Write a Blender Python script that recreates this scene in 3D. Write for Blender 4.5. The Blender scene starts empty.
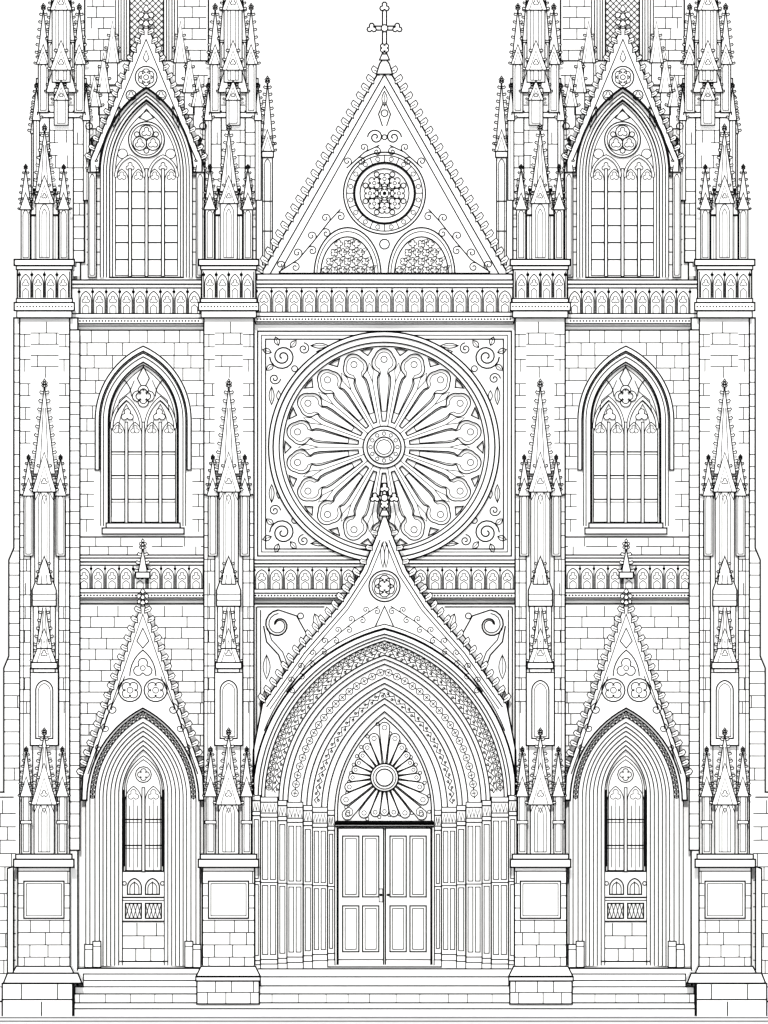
import bpy, math, random
from mathutils import Vector
from mathutils.geometry import tessellate_polygon
S=0.04; GY=1012.0; AX=384.5
random.seed(7)
# ---------------------------------------------------------------- materials
def stone_mat(name,c1,c2,scale=1.5):
    m=bpy.data.materials.new(name); m.use_nodes=True; nt=m.node_tree
    nt.nodes.remove(nt.nodes['Principled BSDF'])
    b=nt.nodes.new('ShaderNodeBsdfDiffuse'); nt.links.new(b.outputs[0],nt.nodes['Material Output'].inputs[0])
    tc=nt.nodes.new('ShaderNodeTexCoord'); n=nt.nodes.new('ShaderNodeTexNoise'); n.inputs['Scale'].default_value=scale
    n.inputs['Detail'].default_value=2
    r=nt.nodes.new('ShaderNodeValToRGB'); r.color_ramp.elements[0].color=(*c1,1); r.color_ramp.elements[1].color=(*c2,1)
    nt.links.new(tc.outputs['Object'],n.inputs['Vector']); nt.links.new(n.outputs['Fac'],r.inputs['Fac'])
    nt.links.new(r.outputs['Color'],b.inputs['Color']); return m
STONE=stone_mat('pale_limestone',(.81,.81,.81),(.87,.87,.87))
INK=stone_mat('dark_joint_line',(.003,.003,.0032),(.006,.006,.0063),3)
PAVE=stone_mat('pale_paving',(.78,.78,.78),(.83,.83,.83),.4)
# ---------------------------------------------------------------- part builder
class Part:
    def __init__(s,name,ox=0): s.n=name; s.ox=ox; s.v=[]; s.f=[]; s.m=[]
    def P(s,x,y,d): return ((x-s.ox)*S,-d*S,(GY-y)*S)
    def slab(s,loop,d0,d1,holes=(),w=1.0,ol=True,hol=True):
        loops=[list(loop)]+[list(h) for h in holes]
        flat=[p for l in loops for p in l]
        tris=tessellate_polygon([[Vector((p[0],p[1],0)) for p in l] for l in loops])
        b=len(s.v); n=len(flat)
        s.v+= [s.P(p[0],p[1],d1) for p in flat]+[s.P(p[0],p[1],d0) for p in flat]
        for t in tris: s.f.append((b+t[0],b+t[1],b+t[2])); s.m.append(0)
        o=0
        for l in loops:
            k=len(l)
            for i in range(k):
                a=b+o+i; c=b+o+(i+1)%k
                s.f.append((a,c,c+n,a+n)); s.m.append(0)
            o+=k
        if ol: s.line(loops[0],d1+.4,w,True)
        if hol:
            for h in loops[1:]: s.line(h,d1+.4,w,True)
    def box(s,x0,x1,y0,y1,d0,d1,w=1.0,ol=True):
        s.slab([(x0,y0),(x1,y0),(x1,y1),(x0,y1)],d0,d1,(),w,ol)
    def line(s,pts,d,w=1.0,closed=False,ds=None):
        w=w*1.3+.36
        q=[]; dd=[]
        for i,p in enumerate(pts):
            if q and abs(p[0]-q[-1][0])+abs(p[1]-q[-1][1])<1e-4: continue
            q.append(p); dd.append(ds[i] if ds else d)
        if closed and len(q)>2 and abs(q[0][0]-q[-1][0])+abs(q[0][1]-q[-1][1])<1e-4: q.pop(); dd.pop()
        n=len(q)
        if n<2: return
        b=len(s.v); h=w/2
        for i in range(n):
            if closed: a=q[i-1]; c=q[(i+1)%n]
            else: a=q[max(i-1,0)]; c=q[min(i+1,n-1)]
            p=q[i]
            def nrm(u,v):
                dx=v[0]-u[0]; dy=v[1]-u[1]; L=math.hypot(dx,dy) or 1
                return (-dy/L,dx/L)
            if a is p: nn=nrm(p,c); k=1
            elif c is p: nn=nrm(a,p); k=1
            else:
                n1=nrm(a,p); n2=nrm(p,c); sx=n1[0]+n2[0]; sy=n1[1]+n2[1]; L=math.hypot(sx,sy)
                if L<.3: nn=n1;k=1
                else:
                    nn=(sx/L,sy/L); k=min(2/L,2.0)
            s.v.append(s.P(p[0]+nn[0]*h*k,p[1]+nn[1]*h*k,dd[i]))
            s.v.append(s.P(p[0]-nn[0]*h*k,p[1]-nn[1]*h*k,dd[i]))
        for i in range(n if closed else n-1):
            j=(i+1)%n
            s.f.append((b+2*i,b+2*i+1,b+2*j+1,b+2*j)); s.m.append(1)
    def rect(s,x0,x1,y0,y1,d,w=.8): s.line([(x0,y0),(x1,y0),(x1,y1),(x0,y1)],d,w,True)
    def h(s,x0,x1,y,d,w=.8): s.line([(x0,y),(x1,y)],d,w)
    def vl(s,x,y0,y1,d,w=.8): s.line([(x,y0),(x,y1)],d,w)
    def circ(s,cx,cy,r,d,w=.8,n=None): s.line(circle(cx,cy,r,n or max(10,int(r*1.6))),d,w,True)
    def dot(s,cx,cy,r,d):
        b=len(s.v); c=circle(cx,cy,r,8); s.v+=[s.P(x,y,d) for x,y in c]; s.f.append(tuple(range(b,b+8))); s.m.append(1)
    def mesh(s):
        me=bpy.data.meshes.new(s.n); me.from_pydata(s.v,[],s.f); me.materials.append(STONE); me.materials.append(INK)
        me.polygons.foreach_set('material_index',s.m); me.update(); return me
def circle(cx,cy,r,n=24,a0=0): return [(cx+r*math.cos(a0+2*math.pi*i/n),cy+r*math.sin(a0+2*math.pi*i/n)) for i in range(n)]
def arc(cx,cy,r,a0,a1,n=12):
    return [(cx+r*math.cos(math.radians(a0+(a1-a0)*i/n)),cy-r*math.sin(math.radians(a0+(a1-a0)*i/n))) for i in range(n+1)]
def arch(cx,hw,ys,ya,yb=None,n=14):
    h=max(ys-ya,hw*1.001); R=(h*h+hw*hw)/(2*hw); th=math.asin(min(1,h/R))
    if R<hw: th=math.pi-th
    L=[]
    for i in range(n+1):
        a=math.pi-th*i/n; L.append((cx-hw+R+R*math.cos(a),ys-R*math.sin(a)))
    L[-1]=(cx,ys-h)
    Rr=[(2*cx-x,y) for x,y in L[::-1]][1:]
    o=L+Rr
    if yb is not None: o=[(cx-hw,yb)]+o+[(cx+hw,yb)]
    return o
def ring(p,A,B,d0,d1,w=1.0,ends=True):
    p.slab(A+B[::-1],d0,d1,(),w,False)
    p.line(A,d1+.4,w); p.line(B,d1+.4,w)
def resample(pts,sp):
    L=[0]
    for i in range(1,len(pts)): L.append(L[-1]+math.dist(pts[i],pts[i-1]))
    n=max(1,int(round(L[-1]/sp))); out=[]
    for k in range(n):
        t=(k+.5)*L[-1]/n; i=1
        while L[i]<t and i<len(L)-1: i+=1
        u=(t-L[i-1])/max(1e-6,L[i]-L[i-1]); a=pts[i-1]; b=pts[i]
        dx=b[0]-a[0]; dy=b[1]-a[1]; q=math.hypot(dx,dy) or 1
        out.append((a[0]+dx*u,a[1]+dy*u,dx/q,dy/q))
    return out
def offset(pts,k):
    o=[]
    for i in range(len(pts)):
        a=pts[max(i-1,0)]; c=pts[min(i+1,len(pts)-1)]
        dx=c[0]-a[0]; dy=c[1]-a[1]; L=math.hypot(dx,dy) or 1
        o.append((pts[i][0]-dy/L*k,pts[i][1]+dx/L*k))
    return o
def mid(A,B,t=.5): return [(a[0]*(1-t)+b[0]*t,a[1]*(1-t)+b[1]*t) for a,b in zip(A,B)]
def deco(p,path,wd,d,kind=0):
    """carved foliage running along a moulding of width wd"""
    r=wd/2
    for i,(x,y,tx,ty) in enumerate(resample(path,wd*1.0)):
        if kind==0:
            p.circ(x,y,r*.78,d,.4,10); p.line([(x-tx*r*.5,y-ty*r*.5),(x+tx*r*.5,y+ty*r*.5)],d,.35); p.line([(x+ty*r*.5,y-tx*r*.5),(x-ty*r*.5,y+tx*r*.5)],d,.35)
            p.dot(x+tx*r,y+ty*r,.8,d)
        elif kind==1:
            sgn=1 if i%2 else -1
            p.line([(x-tx*r,y-ty*r),(x-ty*r*.8*sgn,y+tx*r*.8*sgn),(x+tx*r,y+ty*r),(x+ty*r*.5*sgn,y-tx*r*.5*sgn)],d,.45)
            p.circ(x+ty*r*.45*sgn,y-tx*r*.45*sgn,r*.35,d,.35,8)
        else:
            p.line([(x-ty*r*.9,y+tx*r*.9),(x+tx*r*.6,y+ty*r*.6),(x+ty*r*.9,y-tx*r*.9)],d,.35)
def xspans(loops,y):
    xs=[]
    for l in loops:
        for i in range(len(l)):
            a=l[i]; b=l[(i+1)%len(l)]
            if (a[1]>y)!=(b[1]>y): xs.append(a[0]+(y-a[1])/(b[1]-a[1])*(b[0]-a[0]))
    xs.sort(); return list(zip(xs[::2],xs[1::2]))
def bricks(p,loops,d,ch,bw,prob=.85,w=.45):
    ys=[q[1] for q in loops[0]]; y=min(ys); y1=max(ys); k=0
    n=max(1,int(round((y1-y)/ch))); ch=(y1-y)/n
    for k in range(n):
        ya=y+k*ch; yb=ya+ch
        if k:
            for a,b in xspans(loops,ya+.01):
                x=a
                while x<b:
                    e=min(b,x+bw*random.uniform(.8,1.6))
                    if random.random()<prob+.13: p.h(x,e,ya,d,w)
                    x=e
        sp=xspans(loops,ya+ch*.1); sp2=xspans(loops,yb-ch*.1)
        for a,b in sp:
            x=a+bw*(.5 if k%2 else 1)*random.uniform(.7,1.1)
            while x<b-2:
                if random.random()<prob and any(u+1<x<v-1 for u,v in sp2): p.vl(x,ya,yb,d,w)
                x+=bw*random.uniform(.75,1.25)
def spiral(p,cx,cy,r,turns,d,a0=0,dr=1,w=.9,r1=.12):
    n=int(turns*16); pts=[]
    for i in range(n+1):
        t=i/n; rr=r*(1-t)+r*r1*t; a=math.radians(a0)+dr*t*turns*2*math.pi
        pts.append((cx+rr*math.cos(a),cy-rr*math.sin(a)))
    p.line(pts,d,w); return pts
def foil(cx,cy,r,n,a0=90,m=6,k=.52):
    pts=[]; rc=r*k; rl=r-rc
    for i in range(n):
        A=a0+360*i/n; lx=cx+rc*math.cos(math.radians(A)); ly=cy-rc*math.sin(math.radians(A))
        sp=90+180/n*.55
        for j in range(m+1):
            a=math.radians(A-sp+2*sp*j/m); pts.append((lx+rl*math.cos(a),ly-rl*math.sin(a)))
    return pts
def crocket(p,x,y,nx,ny,r,d):
    cx=x+nx*r*1.1; cy=y+ny*r*1.1
    pts=[(x,y+r*.7),(cx+nx*r*.6,cy+r*.5),(cx+nx*r*1.1,cy-r*.3),(cx+nx*r*.5,cy-r*1.1),(cx-nx*r*.2,cy-r*.7),(x,y-r*.6)]
    p.slab(pts,d-1.5,d,(),.5)
    if r>3: p.line([(x,y),(cx+nx*r*.3,cy-r*.1)],d+.4,.4)
def crockets(p,path,sp,r,d,side=1):
    for x,y,tx,ty in resample(path,sp): 
        crocket(p,x,y,-ty*side,tx*side,r,d)
def finial(p,cx,y,s,d):
    p.box(cx-.45*s,cx+.45*s,y-4.2*s,y,d-1,d,.5)
    for yy,r in ((y-1.4*s,.75),(y-3.1*s,.9)):
        for sg in (-1,1): p.slab(circle(cx+sg*1.15*s,yy,r*s*.8,7),d-1.5,d+.6,(),.45)
        p.slab([(cx-s,yy+.5*s),(cx,yy+s),(cx+s,yy+.5*s),(cx,yy-.6*s)],d-1.5,d+1,(),.45)
    p.slab([(cx,y-5.6*s),(cx+.8*s,y-4.5*s),(cx,y-3.8*s),(cx-.8*s,y-4.5*s)],d-1.5,d+1.2,(),.45)
def spire(p,cx,yt,yb,hw,dc,nc=7,r=1.5,fs=1.3):
    b=len(p.v)
    p.v+=[p.P(cx,yt,dc),p.P(cx-hw,yb,dc+hw),p.P(cx+hw,yb,dc+hw),p.P(cx+hw,yb,dc-hw),p.P(cx-hw,yb,dc-hw)]
    for f in ((0,1,2),(0,2,3),(0,3,4),(0,4,1)): p.f.append(tuple(b+i for i in f)); p.m.append(0)
    D=[dc+.5,dc+hw+.5]
    for u in (-1,1): p.line([(cx,yt),(cx+u*hw,yb)],0,.65,ds=D)
    if hw>7:
        for u in (-.4,.4): p.line([(cx+u*hw*.25,yt+(yb-yt)*.25),(cx+u*hw,yb)],0,.35,ds=[dc+hw*.25+.5,D[1]])
    p.h(cx-hw,cx+hw,yb,dc+hw+.5,.7)
    H=yb-yt
    for i in range(nc):
        t=(i+.8)/(nc+.3)
        for u in (-1,1): crocket(p,cx+u*hw*t,yt+H*t,u,0,r,dc+hw*t+1)
    finial(p,cx,yt+2,fs,dc+1)
def gablet(p,cx,yt,yb,hw,d0,d1,r=1.2,cr=True):
    p.slab([(cx,yt),(cx+hw,yb),(cx-hw,yb)],d0,d1,(),.65)
    k=.6
    if hw>6.5: p.line([(cx-hw*k,yb),(cx,yt+(yb-yt)*(1-k)*.9),(cx+hw*k,yb)],d1+.4,.3)
    if cr:
        H=yb-yt
        for t in (.35,.65,.95):
            for u in (-1,1): crocket(p,cx+u*hw*t,yt+H*t,u,0,r,d1+.5)
    if hw>7.5: p.line(foil(cx,yt+(yb-yt)*.74,hw*.28,3,90,4),d1+.5,.35,True)
def shaft(p,cx,y0,y1,hw,dc,panel=True):
    p.box(cx-hw,cx+hw,y0,y1,dc-hw,dc+hw,.7)
    if panel and hw>3:
        D=dc+hw+.4; a=hw*.58
        p.line(arch(cx,a,y0+hw*1.6,y0+hw*.5,y1-2,5),D,.4,True)
        if hw>8: p.line(arch(cx,a*.5,y0+hw*1.9,y0+hw*1.1,y1-2,5),D,.3); 
    elif hw<=3: p.vl(cx,y0,y1,dc+hw+.4,.25)
def arcade(p,x0,x1,y0,y1,n,d,w=.55):
    c=(x1-x0)/n
    for i in range(n):
        cx=x0+c*(i+.5); hw=c*.5
        H=y1-y0
        p.vl(x0+c*i+.0,y0,y1,d,w)
        p.line(arch(cx,hw*.82,y0+H*.46,y0+H*.1,y1,6),d,w)
        p.line(foil(cx,y0+H*.45,hw*.6,3,90,5),d,.35,True)
        p.line([(cx-hw*.45,y1),(cx-hw*.45,y0+H*.74),(cx,y0+H*.64),(cx+hw*.45,y0+H*.74),(cx+hw*.45,y1)],d,.35)
        p.dot(x0+c*i+.01,y0+H*.12,H*.07,d)
    p.vl(x1,y0,y1,d,w)
def balustrade(p,x0,x1,y0,y1,n,d0,d1,ex=0):
    H=y1-y0
    p.box(x0-ex,x1+ex,y0+H*.16,y1-H*.26,d0,d1-4,.8)
    p.box(x0-1-ex,x1+1+ex,y0,y0+H*.09,d0,d1,.9); p.box(x0-ex,x1+ex,y0+H*.09,y0+H*.17,d0,d1-2,.7)
    arcade(p,x0+1,x1-1,y0+H*.19,y1-H*.27,n,d1-3.5)
    p.box(x0-ex,x1+ex,y1-H*.27,y1-H*.17,d0,d1-2,.7); p.box(x0-1-ex,x1+1+ex,y1-H*.17,y1-H*.05,d0,d1,.8); p.box(x0-ex,x1+ex,y1-H*.05,y1,d0,d1-3,.6)
    x=x0+2
    while x<x1-1: p.dot(x,y1-H*.11,1.0,d1+.45); x+=3.2
def cross(p,cx,y0,y1,hw,d):
    H=y1-y0
    p.box(cx-2,cx+2,y0+5,y1,d-3,d,.9)
    yc=y0+H*.45
    p.box(cx-hw*.75,cx+hw*.75,yc-2,yc+2,d-3,d+1,.9)
    for x,y in ((cx-hw*.8,yc),(cx+hw*.8,yc),(cx,y0+5)):
        p.slab(foil(x,y,5,3,90,5),d-3,d+2,(),.8)
    p.slab(circle(cx,yc,3.4,12),d-3,d+3,(),.7)
    p.slab([(cx-5,y1),(cx-2.5,y1-6),(cx+2.5,y1-6),(cx+5,y1)],d-4,d+2.6,(),.8)
    p.slab(foil(cx,y1-12,5,4,45,5),d-3,d+1.5,(),.7)
def tracery(p,cx,hw,ys,ya,yb,nl,d,rows,head=True):
    A=arch(cx,hw,ys,ya,yb)
    p.slab([(cx-hw-3,yb),(cx-hw-3,ya-3),(cx+hw+3,ya-3),(cx+hw+3,yb)],d-3,d,(),.8,False)
    c=2*hw/nl; top=ys+ (4 if head else 0)
    for i in range(1,nl):
        x=cx-hw+c*i; p.box(x-1.4,x+1.4,top-6,yb,d,d+4,.55)
    for i in range(nl):
        x=cx-hw+c*(i+.5); h2=c/2-1.8
        p.line(arch(x,h2,top+h2*.9,top-h2*.9,yb-1,5),d+.5,.45,True)
        p.line(foil(x,top+1.5,h2*.7,3,90,5),d+.8,.3,True)
        for k in range(rows):
            y=top+(yb-top)*(k+1)/(rows+1); p.h(x-h2,x+h2,y,d+.5,.8)
            if rows<4: p.h(x-h2,x+h2,y+2.8,d+.5,.35)
        if nl<4: p.vl(x,top+6,yb,d+.5,.2)
    p.line(mid(A,[(cx,ys)]*len(A),.06),d+.6,.5)
def leaf(p,x,y,a,L,wd,d,w=.6):
    ca,sa=math.cos(math.radians(a)),-math.sin(math.radians(a))
    o=[]
    for i in range(9):
        t=i/8; o.append((x+ca*L*t-sa*wd*math.sin(math.pi*t),y+sa*L*t+ca*wd*math.sin(math.pi*t)))
    for i in range(8,-1,-1):
        t=i/8; o.append((x+ca*L*t+sa*wd*math.sin(math.pi*t),y+sa*L*t-ca*wd*math.sin(math.pi*t)))
    p.line(o,d,w*.8,True)
    if wd>2.3: p.line([(x,y),(x+ca*L*.8,y+sa*L*.8)],d,.25)
def scroll(p,pts,d,r,side,w=.7):
    """acanthus stem with alternating volutes"""
    p.line(pts,d,w); sg=side
    for x,y,tx,ty in resample(pts,r*2.3):
        nx,ny=-ty*sg,tx*sg; a=math.degrees(math.atan2(ny,-nx))  # from volute centre back to stem
        spiral(p,x+nx*r,y+ny*r,r,1.35,d,a,sg,w*.8); sg=-sg
# ---------------------------------------------------------------- hierarchy
scene=bpy.context.scene
cath=bpy.data.objects.new('gothic_cathedral',None); scene.collection.objects.link(cath)
def place(me,name,x=None,sx=1,parent=cath,y=0):
    o=bpy.data.objects.new(name,me); scene.collection.objects.link(o)
    o.location=((x-384)*S if x is not None else 0,y,0); o.scale=(sx,1,1)
    if parent: o.parent=parent
    return o
def both(part,name,x):
    me=part.mesh(); place(me,name,x,1); place(me,name,2*AX-x,-1)

# ================================================================ BUTTRESS (centre x = 0)
p=Part('buttress')
p.slab([(-25,318),(25,318),(25,855),(-25,855)],-60,30,(),1.0)
for sx in (-1,1):
    a,b=sorted((sx*25,sx*14))
    bricks(p,[[(a,322),(b,322),(b,372),(a,372)]],30.4,12,14,.85)
    bricks(p,[[(a,372),(b,372),(b,455),(a,455)]],30.4,12,16,.8)
    bricks(p,[[(a,500),(b,500),(b,725),(a,725)]],30.4,12,13,.8)
    p.vl(sx*14,500,745,30.5,.8); p.vl(sx*21,500,853,30.5,.4)
bricks(p,[[(-14,322),(14,322),(14,378),(-14,378)]],30.4,12,18,.9)
p.box(-27,27,268,318,-60,42,1)
p.box(-30,30,260,266,-60,47,1); p.box(-28,28,266,270,-60,45,.8)
arcade(p,-25,25,272,298,4,42.5)
p.box(-28,28,299,303,-60,44,.7); p.box(-30,30,303,311,-60,47,.9); p.box(-27.5,27.5,311,318,-60,44,.7)
for i in range(18): p.dot(-27+i*3.2,307,.9,47.5)
for sx in (-1,1):
    shaft(p,sx*19,208,260,4.5,26); gablet(p,sx*19,193,210,6,26,32,1); spire(p,sx*19,168,203,5,26,5,1.2,1)
    shaft(p,sx*10.5,215,260,3,28); spire(p,sx*10.5,190,216,3.4,28,4,.9,.8)
shaft(p,0,200,260,8.5,32); gablet(p,0,176,204,10,34,43,1.3); spire(p,0,130,192,9,32,8,1.6,1.4)
# pinnacle A
for sx in (-1,1):
    shaft(p,sx*16,492,556,4.5,32); gablet(p,sx*16,478,496,6,32,39,1); spire(p,sx*16,458,488,5,32,4,1.2,1)
shaft(p,0,484,600,9.5,38); gablet(p,0,452,492,12,40,50,1.5); spire(p,0,386,474,11,38,10,1.8,1.6)
p.line([(-9,500),(-4,490),(0,504),(4,490),(9,500)],48.2,.4)
# pinnacle B, C
p.slab([(0,556),(12,590),(12,606),(-12,606),(-12,590)],30,50,(),.9); spire(p,0,549,584,7.5,44,4,1.4,1.4)
for y in (594,600): p.h(-12,12,y,50.5,.4)
shaft(p,0,604,672,11,38,False); p.vl(-6,606,640,49.5,.5); p.vl(6,606,640,49.5,.5)
gablet(p,0,628,662,12,46,54,1.3); spire(p,0,598,648,8,47,6,1.5,1.4); p.box(-13,13,662,668,30,53,.8)
p.box(-14,14,668,745,30,47,.9); p.line(arch(0,8.5,690,680,738,7),47.5,.8,True); p.line(arch(0,6,691,683,736,7),47.5,.35,True)
p.h(-14,14,672,47.5,.5)
# cluster D
for sx in (-1,1):
    shaft(p,sx*18,790,853,4.5,44); gablet(p,sx*18,776,796,6.2,44,50,1.1); spire(p,sx*18,750,786,5,44,6,1.3,1.1)
    p.box(sx*18-5.5,sx*18+5.5,820,823,40,50,.5); p.vl(sx*25,800,853,31,.6)
shaft(p,0,796,853,10,44); gablet(p,0,762,804,13,47,56,1.5); spire(p,0,733,786,8.5,46,7,1.6,1.4)
p.line([(-10,812),(-5,800),(0,812),(5,800),(10,812)],55,.4)
p.vl(-11.8,745,800,47,.6);p.vl(11.8,745,800,47,.6)
# base
p.box(-28,28,853,858,-60,66,.9); p.box(-30,30,858,866,-60,70,1); p.box(-26,26,866,972,-60,62,1)
p.h(-26,26,870,62.5,.7)
p.rect(-20,20,880,917,62.5,.9); p.rect(-17.5,17.5,882.5,914.5,62.5,.4)
bricks(p,[[(-26,870),(26,870),(26,968),(-26,968)],[(-21,879),(21,879),(21,918),(-21,918)]],62.4,13,17,.95,.5)
p.slab([(-27,964),(27,964),(32,974),(-32,974)],-60,90,(),.9); p.box(-32,32,974,978,-60,108,.8); p.box(-31,31,978,1001,-60,106,1)
bricks(p,[[(-31,978),(31,978),(31,1001),(-31,1001)]],106.4,12,20,.9)
bm=p.mesh()
for x,sx in ((229,1),(45,1),(2*AX-229,-1),(2*AX-45,-1)): place(bm,'buttress',x,sx)
# outer plinth + flank wall
p=Part('flank_wall',43)
F=[(14,318),(78,318),(78,1005),(-70,1005),(-70,792),(4,792),(4,668),(9,656),(9,560),(14,548)]
p.slab(F,-120,22,(),1)
bricks(p,[[(14,322),(20,322),(20,792),(4,792),(4,668),(9,656),(9,560),(14,548)]],22.4,12,30,.85)
bricks(p,[[(-66,800),(16,800),(16,1000),(-66,1000)]],22.4,13,15,.95,.5); p.h(-70,14,797,22.5,.8)
p.slab([(66,330),(80,330),(80,850),(66,850)],0,24,(),.9); bricks(p,[[(70,330),(80,330),(80,850),(70,850)]],24.4,12,30,.8)
p.slab([(8,868),(14,866),(14,975),(8,975)],0,40,(),.9)
p.slab([(10,970),(80,970),(84,980),(6,980)],0,118,(),1); p.box(5,75,980,1018,0,124,1); p.box(0,76,998,1020,0,121,1)
p.h(5,75,996,124.5,.8); p.vl(44,998,1018,124.5,.7)
for x in (24,60): p.vl(x,981,996,124.5,.6)
both(p,'flank_wall',43)

# ================================================================ TOWER BAY (centre 143)
c=143
p=Part('tower_bay_wall',c)
hoodm=arch(c,35,420,362,528)
W=[(66,310),(212,310),(212,604),(66,604)]
p.slab(W,-30,0,[hoodm],1)
out=arch(c,48,420,346,470)
p.slab(out+arch(c,44,420,351,470)[::-1],0,6,(),.9)
bricks(p,[[(78,330),(204,330),(204,532),(78,532)],arch(c,49,420,345,532)],.4,12.5,17,.88)
for k in (1,3,5): ring(p,arch(c,44-k*1.5,420,351+k*2,526),arch(c,41.3-k*1.5,420,354.6+k*2,526),-20,3-k*1.2,.6)
tracery(p,c,34,424,364,523,4,-10,3)
p.line(arch(c-16,15,430,400,None,6),-8,.5); p.line(arch(c+16,15,430,400,None,6),-8,.5)
for u in (-1,1): ring(p,arch(c+u*17,16,428,396,None,8),arch(c+u*17,13.5,428,400,None,8),-10,-6,.5)
for u in (-1,1): p.line(arch(c+u*17,8,432,404,None,6),-5.5,.35)
p.slab(foil(c,396,11,4,90,7),-10,-5.5,[foil(c,396,7.5,4,90,7)],.6)
p.line([(c,366),(c-6,378),(c,390),(c+6,378)],-6,.6,True)
for u in (-1,1):
    p.slab(foil(c+u*16,415,6.5,3,90,6),-10,-5,(),.5); p.line(arc(c+u*34,396,22,100 if u>0 else 80,180 if u>0 else 0,8),-6,.6)
    p.line([(c+u*9,380),(c+u*14,392),(c+u*24,400),(c+u*26,410)],-6,.4)
p.box(106,180,523,528,-20,8,.9); p.box(102,184,528,534,-20,10,.9)
p.h(78,204,537,.5,.9); p.box(70,210,555,560,-20,8,.9); bricks(p,[[(78,538),(204,538),(204,555),(78,555)]],.5,9,22,.6)
p.h(78,204,330,.5,.8)
balustrade(p,78,202,280,326,9,-30,16,8)
balustrade(p,76,204,558,600,9,-30,16,6)
# lower wall with portal
def sord(t): return arch(c,57-36*t,800-6*t,706+44*t,966)
port=arch(c,56.5,800,707,966)
p.slab([(66,604),(212,604),(212,968),(66,968)],-30,0,[port],1,True,False)
bricks(p,[[(80,606),(205,606),(205,800),(80,800)],[(c,606),(205,800),(82,800)]],.5,11,20,.88)
gab=[(c,600),(c+60,776),(c+61,800)]+arch(c,56,800,708,None)[::-1]+[(c-61,800),(c-60,776)]
p.slab(gab,0,26,(),1.1)
p.line([(c-55,774),(c,614),(c+55,774)],26.5,.7)
crockets(p,[(c,606),(c+61,778)],10,3.4,27,-1); crockets(p,[(c,606),(c-61,778)],10,3.4,27,1)
p.line(arch(c,13,676,650,None,8),26.5,.7); p.line(foil(c,668,10,3,90,6),26.5,.6,True); p.circ(c,668,2.5,26.5,.4)
p.line([(c,628),(c-6,641),(c,648),(c+6,641)],26.5,.6,True); 
for u in (-1,1):
    p.circ(c+u*12.8,690,11.5,26.5,.8); p.line(foil(c+u*12.8,690,9.3,4,45,6),26.5,.55,True); p.circ(c+u*12.8,690,3,26.8,.4)
    p.line(arc(c+u*12.8,690,11.5,0,1,1),26.5,.1)
    spiral(p,c+u*30,709,6,1.4,26.5,90,-u,.6); spiral(p,c+u*37,728,5,1.4,26.5,90,-u,.5); spiral(p,c+u*44,748,4,1.3,26.5,90,-u,.5)
    p.line([(c+u*18,676),(c+u*27,698),(c+u*36,716),(c+u*42,736),(c+u*50,766)],26.5,.5)
finial(p,c,606,3.2,30); spire(p,c,548,575,5,26,3,2,2); p.box(c-7,c+7,572,578,22,32,.8)
ts=[0,.11,.25,.37,.47,.57,.68,.79,.9,1]; 
for i in range(len(ts)-1): ring(p,sord(ts[i]),sord(ts[i+1]),-30,22-i*3.2,.6)
deco(p,mid(sord(.11),sord(.25))[1:-1],4.8,19.4,0)
for i,(xo,y) in enumerate(((56,944),(48,941))):
    for u in (-1,1):
        a,b=sorted((c+u*(xo+2),c+u*(xo-6)))
        p.box(a,b,y,967,-20,30-i*6,.7); p.h(a,b,y+5,30.5-i*6,.4)
# niche
p.slab([(c-24,740),(c+24,740),(c+24,968),(c-24,968)],-34,-15,(),1,False)
tracery(p,c,20,790,754,872,2,-11,2)
p.circ(c,775,8,-10,.5); p.line(foil(c,775,6,4,90,6),-10,.4,True)
p.line(arch(c,17,790,760,872,8),-10,.4)
for x in (c-20,c+20): p.vl(x,790,872,-10,.8)
for x in (c-14,c-6,c+6,c+14): p.vl(x,806,868,-10,.35)
p.slab([(c-23,872),(c+23,872),(c+23,922),(c-23,922)],-15,-11,(),.9); p.h(c-22,c+22,898,-10,.9); p.h(c-22,c+22,901,-10,.4)
for u in (-1,1):
    p.line(arch(c+u*9,7,888,879,895,6),-10,.8,True); p.line(arch(c+u*9,4.5,889,883,895,6),-10,.5); p.vl(c+u*9,882,895,-10,.5)
    p.circ(c+u*19,884,2,-10,.5,8)
    p.rect(c+u*10-8,c+u*10+8,904,919,-10,.8)
    for k in range(4): p.line([(c+u*10-8+k*4,904),(c+u*10-8+k*4+4,919)],-10,.35); p.line([(c+u*10-4+k*4,904),(c+u*10-8+k*4,919)],-10,.35)
bricks(p,[[(c-22,924),(c+22,924),(c+22,962),(c-22,962)]],-14.5,13,17,.95,.5)
p.box(c-26,c+26,962,968,-30,-4,.9)
both(p,'tower_bay_wall',c)

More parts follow.
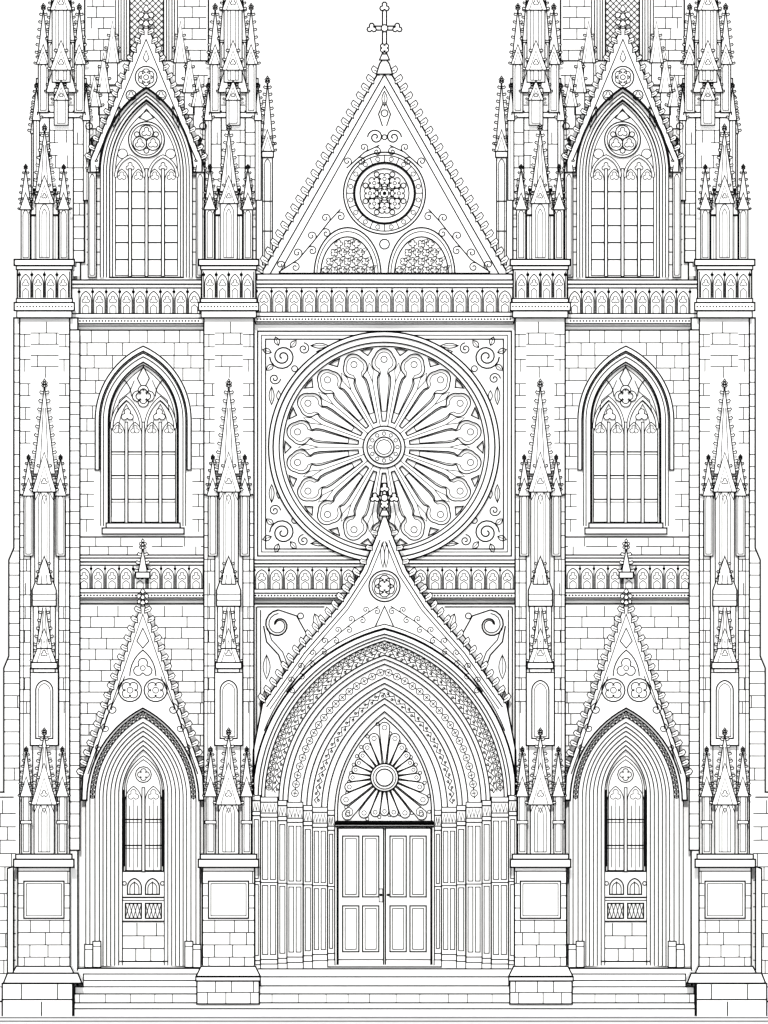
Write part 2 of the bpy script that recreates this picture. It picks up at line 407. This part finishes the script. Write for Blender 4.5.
# ================================================================ UPPER TOWER (centre 146)
c=146
p=Part('bell_tower',c)
win=arch(c,37,172,100,277)
p.slab([(80,60),(214,60),(214,282),(80,282)],-40,-12,[win],1)
bricks(p,[[(86,150),(206,150),(206,277),(86,277)],arch(c,46,172,88,277)],-11.5,12.5,17,.85)
bricks(p,[[(84,64),(c-14,64),(92,160),(84,160)]],-11.5,11,14,.85)
bricks(p,[[(c+14,64),(208,64),(208,160),(c+54,160)]],-11.5,11,14,.85)
for i in range(4): ring(p,arch(c,46-i*3,172,88+i*3.6,277),arch(c,43-i*3,172,91.6+i*3.6,277),-40,-6-i*2.5,.6)
tracery(p,c,33,170,106,276,4,-18,5)
p.slab(circle(c,139,18,30),-18,-13,(),.8); p.circ(c,139,15.5,-12,.5)
for i in range(3):
    a=math.radians(90+120*i); x,y=c+7.6*math.cos(a),139-7.6*math.sin(a); p.circ(x,y,7,-12,.6); p.line(foil(x,y,5,3,90+120*i,5),-12,.4,True)
    a+=math.pi/3; p.circ(c+11*math.cos(a),139-11*math.sin(a),2.6,-12,.5,8)
for u in (-1,1):
    ring(p,arch(c+u*16.5,15.5,176,154,None,8),arch(c+u*16.5,13,176,157,None,8),-18,-14,.5); p.line(foil(c+u*16.5,166,4.5,3,90,5),-17,.4,True)
    p.line(arc(c+u*24,153,5,0,359,10),-17,.4)
p.line([(c,108),(c-7,117),(c,120),(c+7,117)],-17,.5,True)
A=arch(c,47,172,87)
g=[(c,22),(c+56,160),(c+56,172),(c+47,172)]+A[::-1][1:]+[(c-56,172),(c-56,160)]
p.slab(g,-12,8,(),1.1)
p.line([(c-50,160),(c,39),(c+50,160)],8.5,.8)
crockets(p,[(c,28),(c+57,162)],9.5,3.1,9,-1); crockets(p,[(c,28),(c-57,162)],9.5,3.1,9,1)
p.circ(c,77,11,8.5,.8); p.line(foil(c,77,8.5,6,90,5),8.5,.5,True); p.circ(c,77,2.5,8.5,.5)
p.line([(c,50),(c-3,58),(c,62),(c+3,58)],8.5,.5,True)
for u in (-1,1): p.circ(c+u*15,95,5.2,8.5,.7); p.line(foil(c+u*15,95,3.6,3,90,5),8.5,.35,True); leaf(p,c+u*26,106,-72 if u>0 else -108,22,2.5,8.5)
finial(p,c,28,4.2,10)
for u in (-1,1):
    x=c+u*54; shaft(p,x,172,277,4,0); spire(p,x,140,172,4.5,4,4,1.2,1); p.circ(c+u*57,126,3.5,9,.7)
# belfry stage behind gable
p.slab([(84,-150),(208,-150),(208,64),(84,64)],-60,-22,[[(c-17,-60),(c+17,-60),(c+17,58),(c-17,58)]],1)
p.slab([(c-20,-62),(c+20,-62),(c+20,60),(c-20,60)],-30,-26,(),1,False)
for k in range(-14,34):
    y=-60+k*6
    for a in (1,-1):
        x0,y0=(c-17,y); x1,y1=(c+17,y+34)
        if a<0: x0,x1=x1,x0
        t0=max(0,(-60-y0)/34); t1=min(1,(58-y0)/34)
        if t1>t0: p.line([(x0+(x1-x0)*t0,y0+34*t0),(x0+(x1-x0)*t1,y0+34*t1)],-25,.4)
for x in (c-31,c-28,c-20,c+20,c+28,c+31): p.vl(x,-60,60,-21.5,.6)
for x in (c-24,c+24): p.box(x-1.5,x+1.5,-60,60,-22,-16,.6)
bricks(p,[[(86,-60),(c-32,-60),(c-32,60),(86,60)]],-21.5,11,13,.85); bricks(p,[[(c+32,-60),(206,-60),(206,60),(c+32,60)]],-21.5,11,13,.85)
for u in (-1,1):
    for dx,t,b in ((43,52,92),(52,74,106),(34,20,62)):
        gablet(p,c+u*dx,t,b,7,-18,-8-dx*.03,1.4); p.box(c+u*dx-5,c+u*dx+5,b,b+22,-18,-9-dx*.03,.6)
b=len(p.v); zc=-140
p.v+=[p.P(c,-620,zc)]+[p.P(c+sx*58,-150,zc+sy*100) for sx,sy in ((-1,1),(1,1),(1,-1),(-1,-1))]
for f in ((0,1,2),(0,2,3),(0,3,4),(0,4,1)): p.f.append(tuple(b+i for i in f)); p.m.append(0)
p.slab([(92,-150),(200,-150),(200,280),(92,280)],-240,-64,(),1,False)
both(p,'bell_tower',c)

# corner turret (centre 0)
p=Part('corner_turret')
p.box(-23,23,82,262,-60,-4,1); bricks(p,[[(-23,120),(-12,120),(-12,262),(-23,262)]],-3.5,12,13,.8); bricks(p,[[(12,120),(23,120),(23,262),(12,262)]],-3.5,12,13,.8)
bricks(p,[[(-12,92),(12,92),(12,180),(-12,180)]],-3.5,12,13,.8)
p.vl(-12,110,262,-3.4,.8); p.vl(12,110,262,-3.4,.8)
p.box(-25,25,78,83,-60,.3,.7); p.box(-24,24,112,117,-60,-1,.7)
for sx in (-1,1):
    shaft(p,sx*18,60,112,5,-2); gablet(p,sx*18,44,64,7,-2,5,1.3); spire(p,sx*18,8,56,5.5,-2,6,1.5,1.3)
    shaft(p,sx*9,40,80,4,2); spire(p,sx*9,-10,42,4.5,2,7,1.3,1.2); gablet(p,sx*9,70,92,6,0,7,1.1)
    shaft(p,sx*25,120,200,3,-4); spire(p,sx*25,86,120,4,-4,5,1.3,1.1)
shaft(p,0,-20,82,9,0); gablet(p,0,40,70,11,4,12,1.5); spire(p,0,-70,-20,9,0,8,1.8,1.5); gablet(p,0,-20,10,11,4,11,1.5)
shaft(p,0,88,125,7,.5); gablet(p,0,80,100,8,0,8.6,1.2)
tm=p.mesh()
for x,sx in ((233,1),(61,-1),(2*AX-233,-1),(2*AX-61,1)): place(tm,'corner_turret',x,sx)
p=Part('slender_pinnacle')
shaft(p,0,155,264,5,0); p.box(-6,6,150,156,-6,7.4,.8); gablet(p,0,128,150,7,0,7,1.3); spire(p,0,80,146,6,-1,9,1.6,1.4); p.h(-5,5,200,5.5,.7); p.h(-5,5,230,5.5,.7)
sm=p.mesh()
for x in (267,2*AX-267): place(sm,'slender_pinnacle',x,1,y=2.0)
p=Part('slender_pinnacle_short')
shaft(p,0,130,264,4,0); spire(p,0,96,132,5,0,6,1.5,1.2)
sm=p.mesh()
for x in (34,2*AX-34): place(sm,'slender_pinnacle',x,1,y=2.0)

# ================================================================ CENTRAL GABLE
c=AX
p=Part('nave_gable',c)
G=[(c,62),(c+125,276),(c-125,276)]
p.slab(G,-30,8,[circle(c,193,30,48)],1.1)
for k,w in ((6,.8),(12,.7)):
    p.line([(c,62+k*2.0),(c+125-k*1.65,276-(3 if k>7 else 1)),(c-125+k*1.65,276-(3 if k>7 else 1))],8.5,w,True)
crockets(p,[(c+3,68),(c+124,275)],10,4.1,9,-1); crockets(p,[(c-3,68),(c-124,275)],10,4.1,9,1)
for r,w in ((41,.9),(38,.6),(31,.7)): p.circ(c,193,r,8.6,w,64)
for i in range(16):
    a=2*math.pi*(i+.5)/16; p.circ(c+34.5*math.cos(a),193+34.5*math.sin(a),2.2,8.6,.35,8)
    a=2*math.pi*i/16; p.line([(c+31.5*math.cos(a),193+31.5*math.sin(a)),(c+37.5*math.cos(a),193+37.5*math.sin(a))],8.6,.5)
p.slab(circle(c,193,31,48),-8,1,(),.8,False); 
p.slab(circle(c,193,30,48),1,5,[circle(c,193,24.5,40)],.7)
for i in range(8):
    a=2*math.pi*i/8; p.line(foil(c+14.5*math.cos(a),193+14.5*math.sin(a),6.6,4,45,5),2,.5,True); p.circ(c+14.5*math.cos(a),193+14.5*math.sin(a),1.8,2,.35,8)
    a+=math.pi/8; p.circ(c+20.5*math.cos(a),193+20.5*math.sin(a),2.6,2,.5,8); p.dot(c+8*math.cos(a),193+8*math.sin(a),1.2,2)
    p.line([(c+8*math.cos(a),193+8*math.sin(a)),(c+17.5*math.cos(a),193+17.5*math.sin(a))],2,.35)
p.line(foil(c,193,7,6,90,5),2,.5,True); p.dot(c,193,2,2)
for u in (-1,1):
    x=c+u*37
    for r,w in ((36,.9),(33,.5),(29,.8)): 
        a=[(x+(q[0]-x)*.93,275-(275-q[1])*1.32) for q in arc(x,275,r,0,180,24)]; a=[q for q in a if (q[0]-c)*u>1.2]
        p.line(a,8.6,w)
    for i in range(6):
        for j in range(4):
            xx=x-22+i*8.8+(4.4 if j%2 else 0); yy=270-j*8.8
            e=((xx-x)/25)**2+((275-yy)/36)**2
            if e<.92: p.line(foil(xx,yy,4.1,4,45 if (i+j)%2 else 0,4),8.7,.4,True)
            if e<.8: leaf(p,xx,yy,35,8,1.6,8.75,.3)
    scroll(p,[(c+u*44,209),(c+u*56,222),(c+u*70,240),(c+u*86,259),(c+u*106,272)],8.6,5,u,.7)
    spiral(p,c+u*9,137,8,1.7,8.6,0 if u>0 else 180,u,.8)
    scroll(p,[(c+u*5,145),(c+u*20,152),(c+u*38,168)],8.6,4.6,u,.7)
    p.line([(c+u*1,102),(c+u*6,114),(c+u*2,126)],8.6,.7)
p.circ(c,137,2.5,8.6,.6); p.circ(c,113,3.4,8.6,.6); leaf(p,c,106,90,15,2.6,8.6); p.circ(c,244,5,8.6,.7)
p.slab([(c-5,64),(c,56),(c+5,64),(c+8,74),(c-8,74)],-6,12,(),.9); cross(p,c,2,60,16,13)
balustrade(p,c-129,c+129,280,324,17,-40,16)
p.box(c-128,c+128,274,280,-30,14,.9)
place(p.mesh(),'nave_gable',c)

# ================================================================ ROSE WINDOW WALL
p=Part('rose_window_wall',c); rx,ry=384,447
p.slab([(c-135,318),(c+135,318),(c+135,604),(c-135,604)],-30,-2,[circle(rx,ry,113,96)],1)
p.rect(c-127,c+127,331,556,-1.5,.9); p.rect(c-123,c+123,335,552,-1.5,.5); p.rect(c-119,c+119,339,549,-1.5,.8)
p.slab(circle(rx,ry,115.5,96),-2,5,[circle(rx,ry,111,96)],1.0)
p.slab(circle(rx,ry,111,96),-30,1,[circle(rx,ry,105,96)],.8); p.slab(circle(rx,ry,105,96),-30,-3,[circle(rx,ry,101,96)],.8)
p.slab(circle(rx,ry,108,64),-30,-13,(),1,False)
N=18; holes=[]
def pol(r,a,off=0):
    ca,sa=math.cos(math.radians(a)),-math.sin(math.radians(a)); return (rx+ca*r+sa*off,ry+sa*r-ca*off)
def petal(a,k,r0,rh=86,R=12.6):
    R=R*k; lim=[(r,-(r*math.tan(math.radians(10))*.74-1.6)*k) for r in (r0,42,54,64)]
    lim.append((70,-6.6*k)); lim.append((74,-4.6*k))
    o=[pol(r,a,t) for r,t in lim]
    for j in range(33):
        t=-math.radians(150)+2*math.radians(150)*j/32
        rr=R*(1-.16*(1-abs(math.cos(1.5*t)))) 
        o.append(pol(rh+rr*math.cos(t),a,rr*math.sin(t)))
    return o+[pol(r,a,-t) for r,t in lim[::-1]]
for i in range(N):
    a=10+i*20; am=a+10
    holes.append(petal(a,1,26))
    holes.append([pol(93,am,0),pol(99,am,-6),pol(99.6,am,0),pol(99,am,6)])
p.slab(circle(rx,ry,102,96),-13,-8,holes,.75)
for i in range(N):
    a=10+i*20; am=a+10
    p.line(petal(a,.74,36),-12.5,.4,True)
    x,y=pol(88,a,0); p.circ(x,y,3.2,-12.3,.4,10)
    p.line([pol(21,am,0),pol(66,am,0),pol(78,am,2.8),pol(86,am,0),pol(78,am,-2.8),pol(66,am,0)],-7.5,.35)
for r,d,w in ((21,-4,.9),(17,-1,.9),(10,1,.9)):
    p.slab(circle(rx,ry,r,40),-12,d,(),w)
for i in range(12):
    a=2*math.pi*i/12; p.circ(rx+13.5*math.cos(a),ry+13.5*math.sin(a),1.8,-.4,.35,8)
p.circ(rx,ry,7.5,1.5,.5)
for u in (-1,1):
    for v in (-1,1):
        X=c+u*98; Y=444.5+v*84; q=-1.5
        spiral(p,X+u*4,Y+v*4,13,2.2,q,90*(1-u)+0,u*v,.9); spiral(p,X-u*17,Y+v*12,6,1.6,q,90,-u*v,.7); spiral(p,X+u*12,Y-v*18,6,1.6,q,0,-u*v,.7)
        for aa in (20,70,-40,130): leaf(p,X+u*4+u*12*math.cos(math.radians(aa)),Y+v*4+v*12*math.sin(math.radians(aa)),(-v*aa if u>0 else 180+v*aa),9,2.6,q,.7)
        leaf(p,X-u*24,Y+v*15,180 if u>0 else 0,18,2.5,q,.7); leaf(p,X+u*15,Y-v*26,90*v,18,2.5,q,.7)
        leaf(p,X-u*30,Y+v*9,180 if u>0 else 0,10,2,q,.6); leaf(p,X+u*8,Y-v*30,90*v,10,2,q,.6)
        p.circ(X-u*8,Y-v*8,3,q,.6)
balustrade(p,c-131,c+131,560,600,18,-30,14)
place(p.mesh(),'rose_window_wall',c)

# ================================================================ CENTRAL PORTAL
p=Part('central_portal',c)
def co(t): return arch(c,132-82*t,797+17*t,628+84*t,968,22)
p.slab([(c-135,604),(c+135,604),(c+135,967.5),(c-135,967.5)],-40,0,[arch(c,131,797,630,966,22)],1,True,False)
L=[(c,512),(c-9,538),(c-22,570),(c-44,604),(c-84,650),(c-122,704),(c-131,750)]
Rr=[(2*c-x,y) for x,y in L]
arcp=arch(c,131.5,797,629,None,22)
p.slab(L+[(c-132,797)]+arcp[1:-1]+[(c+132,797)]+Rr[::-1][:-1],0,30,(),1.1)
for k,w in ((5,.7),(9,.5)):
    p.line(offset([(x,y) for x,y in L[:-1]],-k)[1:],30.5,w); p.line(offset([(x,y) for x,y in Rr[:-1]],k)[1:],30.5,w)
crockets(p,L[2:6],10,4,30.6,1); crockets(p,Rr[2:6],10,4,30.6,-1)
p.circ(c,586,15.5,31,.9); p.circ(c,586,12.5,31,.5); p.line(foil(c,586,11,6,90,5),31,.5,True); p.line(foil(c,586,6.5,4,45,5),31,.5,True)
for u in (-1,1):
    leaf(p,c+u*1.5,568,90-u*2,26,2,30.6,.5)
    scroll(p,[(c+u*6,606),(c+u*30,621),(c+u*56,642),(c+u*78,664),(c+u*98,692)],30.6,3.6,u,.5)
p.line([(c-9,626),(c,606),(c+9,626)],30.6,.7)
p.line([(x,y-5) for x,y in arcp[6:-6]],30.6,.6)
cross(p,c,483,516,12,34)
for u in (-1,1): crocket(p,c+u*7,533,u,0,3.2,31); crocket(p,c+u*12,548,u,0,3.2,31); crocket(p,c+u*18,562,u,0,3.2,31)
for u in (-1,1):
    q=.6
    p.line([(c+u*128,607),(c+u*60,607)],q,.8); p.vl(c+u*124,610,720,q,.7); p.vl(c+u*128,607,740,q,.8)
    spiral(p,c+u*106,625,15,1.25,q,90,-u,1.0,.25); spiral(p,c+u*106,625,11.5,1.2,q,90,-u,.6,.25)
    p.line([(c+u*106,610),(c+u*88,616),(c+u*78,634),(c+u*88,650)],q,.8); p.line([(c+u*121,626),(c+u*118,642),(c+u*106,655),(c+u*100,672),(c+u*112,690)],q,.9); p.line([(c+u*117,628),(c+u*113,640),(c+u*102,652),(c+u*96,668)],q,.6)
    leaf(p,c+u*118,655,-90,24,3.5,q); leaf(p,c+u*120,690,-90,26,3,q); leaf(p,c+u*70,614,-90-u*20,16,4,q); p.circ(c+u*84,616,3,q,.6)
ords=[(0,.07,30),(.07,.11,26),(.11,.15,23),(.15,.32,19),(.32,.37,16),(.37,.43,11),(.43,.59,6),(.59,.66,2),(.66,.72,-3),(.72,.84,-6),(.84,.91,-10),(.91,1,-14)]
for t0,t1,d in ords: ring(p,co(t0),co(t1),-40,d,.75)
def amid(t): return co(t)[2:-2]
deco(p,amid(.193),6.4,19.6,0); deco(p,amid(.277),6.4,19.6,1)
p.line(amid(.235),19.6,.4)
deco(p,amid(.51),9,6.6,0); deco(p,amid(.78),6.5,-5.4,1)
# panelled splayed jambs: one screen per order, stepping back to the door
for u in (-1,1):
    js=[(.00,32,8,1),(.10,28,17,2),(.31,20,9,1),(.42,13,16,2),(.62,4,9,1),(.73,-2,15,2),(.915,-9,7,1)]
    for i,(t,d,wd,npn) in enumerate(js):
        x=132-82*t; ys=797+17*t; a,b=sorted((c+u*(x),c+u*(x-wd)))
        p.box(a,b,ys-2,ys+3,-30,d+5,.6); p.box(a,b,ys+3,ys+14,-30,d+3,.6)
        n2=2*npn
        for k in range(n2): xa=a+1.2+k*(wd-2.4)/n2; xb=a+1.2+(k+1)*(wd-2.4)/n2; p.line([(xa,ys+13),((xa+xb)/2,ys+5),(xb,ys+13)],d+3.5,.3)
        p.box(a,b,ys+14,ys+18,-30,d+5,.6)
        m=878+i
        p.box(a,b,ys+18,966-i*.3,-30,d+3,.65)
        for k in range(npn):
            xa=a+2+k*(wd-1.5)/npn; xb=a-.5+(k+1)*(wd-1.5)/npn
            p.rect(xa,xb,ys+22,m,d+3.5,.5); p.rect(xa,xb,m+6,955-i,d+3.5,.5)
        p.h(a,b,m+3,d+3.5,.6); p.h(a,b,960-i,d+3.5,.6)
        p.box(a-.3,b+.3,964-i*.6,972-i*.6,-30,d+6,.6)
# tympanum
tx,ty=c,778
p.slab(arch(c,52,814,710,826,16),-44,-20,(),1,False)
TA=arch(c,47,812,718,822,16)
p.line(TA,-19.4,.8,True)
from math import radians as rad
def inside(x,y): return any(a<x<b for a,b in xspans([TA],y))
for i in range(26):
    a=-30+i*15
    R=8
    while R<80 and inside(tx+(R+1)*math.cos(rad(a)),ty-(R+1)*math.sin(rad(a))): R+=.5
    R-=3
    if R<24 or a>=330: continue
    ca,sa=math.cos(rad(a)),-math.sin(rad(a))
    def q(r,o): return (tx+ca*r-sa*o,ty+sa*r+ca*o)
    hr=R-6; wd=min(5.4,hr*.125)
    pts=[q(14,-1.1),q(hr*.75,-wd*.75)]+[(q(hr+wd*math.cos(t),wd*math.sin(t))) for t in [(-1.9+3.8*j/8) for j in range(9)]]+[q(hr*.75,wd*.75),q(14,1.1)]
    p.slab(pts,-20,-17,(),.6)
    p.circ(*q(hr,0),wd*.45,-16.5,.3,8)
    a2=a+7.5; x,y=tx+(hr+4)*math.cos(rad(a2)),ty-(hr+4)*math.sin(rad(a2))
    if inside(x,y) and hr>25: p.circ(x,y,1.7,-19,.35,8)
for r,d,w in ((14,-14,.9),(11.5,-12,.5),(8.5,-10,.8)): p.slab(circle(tx,ty,r,30),-20,d,(),w)
for u in (-1,1): spiral(p,c+u*36,813,5,1.5,-16,90,u,.4)
p.h(c-49,c+49,822,-16,.9)
# doors
p.slab([(c-52,822),(c+52,822),(c+52,968),(c-52,968)],-44,-34,(),1,False)
p.box(c-51,c+51,823,827,-34,-20,.9); p.box(c-51,c-47.5,827,968,-34,-24,.7); p.box(c+47.5,c+51,827,968,-34,-24,.7)
p.box(c-3,c+3,829,967,-34,-32,1,False)
for u in (-1,1):
    a,b=sorted((c+u*1.0,c+u*46.5)); p.box(a,b,829,967,-34,-29,.8)
    for k in (0,1):
        x0=a+4.5+k*20; x1=x0+16.3
        for y0,y1 in ((837,898),(907,953)):
            p.rect(x0,x1,y0,y1,-28.5,.8); p.box(x0+2.6,x1-2.6,y0+2.6,y1-2.6,-29,-27.5,.4)
    p.h(a,b,961,-28.5,.6)
p.dot(c-3.6,896,1.5,-28); p.dot(c+3.6,896,1.5,-28); p.rect(c-5.4,c-1.8,890,903,-28.2,.4)
place(p.mesh(),'central_portal',c)

p=Part('nave_body',c)
p.slab([(c,70),(c+122,278),(c+122,968),(c-122,968),(c-122,278)],-1500,-46,(),1,False)
for x0,x1 in ((22,262),(507,747)): p.slab([(x0,275),(x1,275),(x1,968),(x0,968)],-290,-46,(),1,False)
place(p.mesh(),'nave_body',c)

# ================================================================ STEPS + GROUND
p=Part('stone_steps',c)
def step(x0,x1,y,d): p.box(x0,x1,y,1014,-45,d,.8)
p.box(78,c-130,967.6,1014,-45,40,.8); p.box(c+130,691,967.6,1014,-45,40,.8)
step(c-130,c+130,968,42); step(c-124,c+124,975.5,56); step(c-128,c+128,984,72)
step(70,699,991.5,88) ; step(70,699,1000,100); step(72,697,1005.5,112)
for y,x0,x1 in ((973,84,200),(979,84,198),(985,76,200)):
    for u in (0,1):
        a,b=(x0,x1) if not u else (2*c-x1,2*c-x0); p.box(a,b,y,1014,30,46+(y-973)*2,.7)
for i in range(26):
    x=80+i*24.3+random.uniform(-4,4); p.vl(x,992,1000,88.5,.3)
place(p.mesh(),'stone_steps',c,parent=None)
me=bpy.data.meshes.new('ground'); R=3000
me.from_pydata([(-R,-R,-.02),(R,-R,-.02),(R,R,-.02),(-R,R,-.02)],[],[(0,1,2,3)]); me.materials.append(PAVE)
g=bpy.data.objects.new('ground',me); scene.collection.objects.link(g)
v=[];f=[]
def gq(x0,x1,y0,y1):
    b=len(v); v.extend([(x0,y0,-.012),(x1,y0,-.012),(x1,y1,-.012),(x0,y1,-.012)]); f.append((b,b+1,b+2,b+3))
for Y in (-6.5,-10.5): gq(-40,40,Y-.9,Y)
me=bpy.data.meshes.new('pavement_joints'); me.from_pydata(v,[],f); me.materials.append(INK)
o=bpy.data.objects.new('pavement_joints',me); scene.collection.objects.link(o); o.parent=g

# ================================================================ LIGHT / CAMERA
w=bpy.data.worlds.new('World'); scene.world=w; w.use_nodes=True; nt=w.node_tree
bg=nt.nodes['Background']; sky=nt.nodes.new('ShaderNodeTexSky'); sky.sky_type='NISHITA'; sky.sun_disc=False
EL,AZ=math.radians(14),math.radians(181)
sky.sun_elevation=EL; sky.sun_rotation=AZ
hs=nt.nodes.new('ShaderNodeHueSaturation'); hs.inputs['Saturation'].default_value=.1
nt.links.new(sky.outputs[0],hs.inputs['Color']); nt.links.new(hs.outputs[0],bg.inputs[0]); bg.inputs[1].default_value=.05
bg2=nt.nodes.new('ShaderNodeBackground'); bg2.inputs[0].default_value=(1,1,1,1); bg2.inputs[1].default_value=.98
ad=nt.nodes.new('ShaderNodeAddShader'); out_=nt.nodes['World Output']
nt.links.new(bg.outputs[0],ad.inputs[0]); nt.links.new(bg2.outputs[0],ad.inputs[1]); nt.links.new(ad.outputs[0],out_.inputs[0])
sl=bpy.data.lights.new('sun','SUN'); sl.energy=2.6; sl.angle=math.radians(.5); sl.color=(1,.99,.97)
so=bpy.data.objects.new('sun',sl); scene.collection.objects.link(so)
dirv=Vector((math.sin(AZ)*math.cos(EL),math.cos(AZ)*math.cos(EL),math.sin(EL)))
so.rotation_euler=dirv.to_track_quat('Z','Y').to_euler()
D=15000
cam=bpy.data.cameras.new('camera'); cam.sensor_fit='VERTICAL'; cam.sensor_height=36; cam.lens=36*D/1024; cam.clip_start=10; cam.clip_end=8000
co_=bpy.data.objects.new('camera',cam); scene.collection.objects.link(co_); co_.location=(0,-(D+15)*S,(GY-512)*S); co_.rotation_euler=(math.pi/2,0,0)
scene.camera=co_
scene.view_settings.view_transform='Standard'; scene.view_settings.look='None'; scene.view_settings.exposure=0
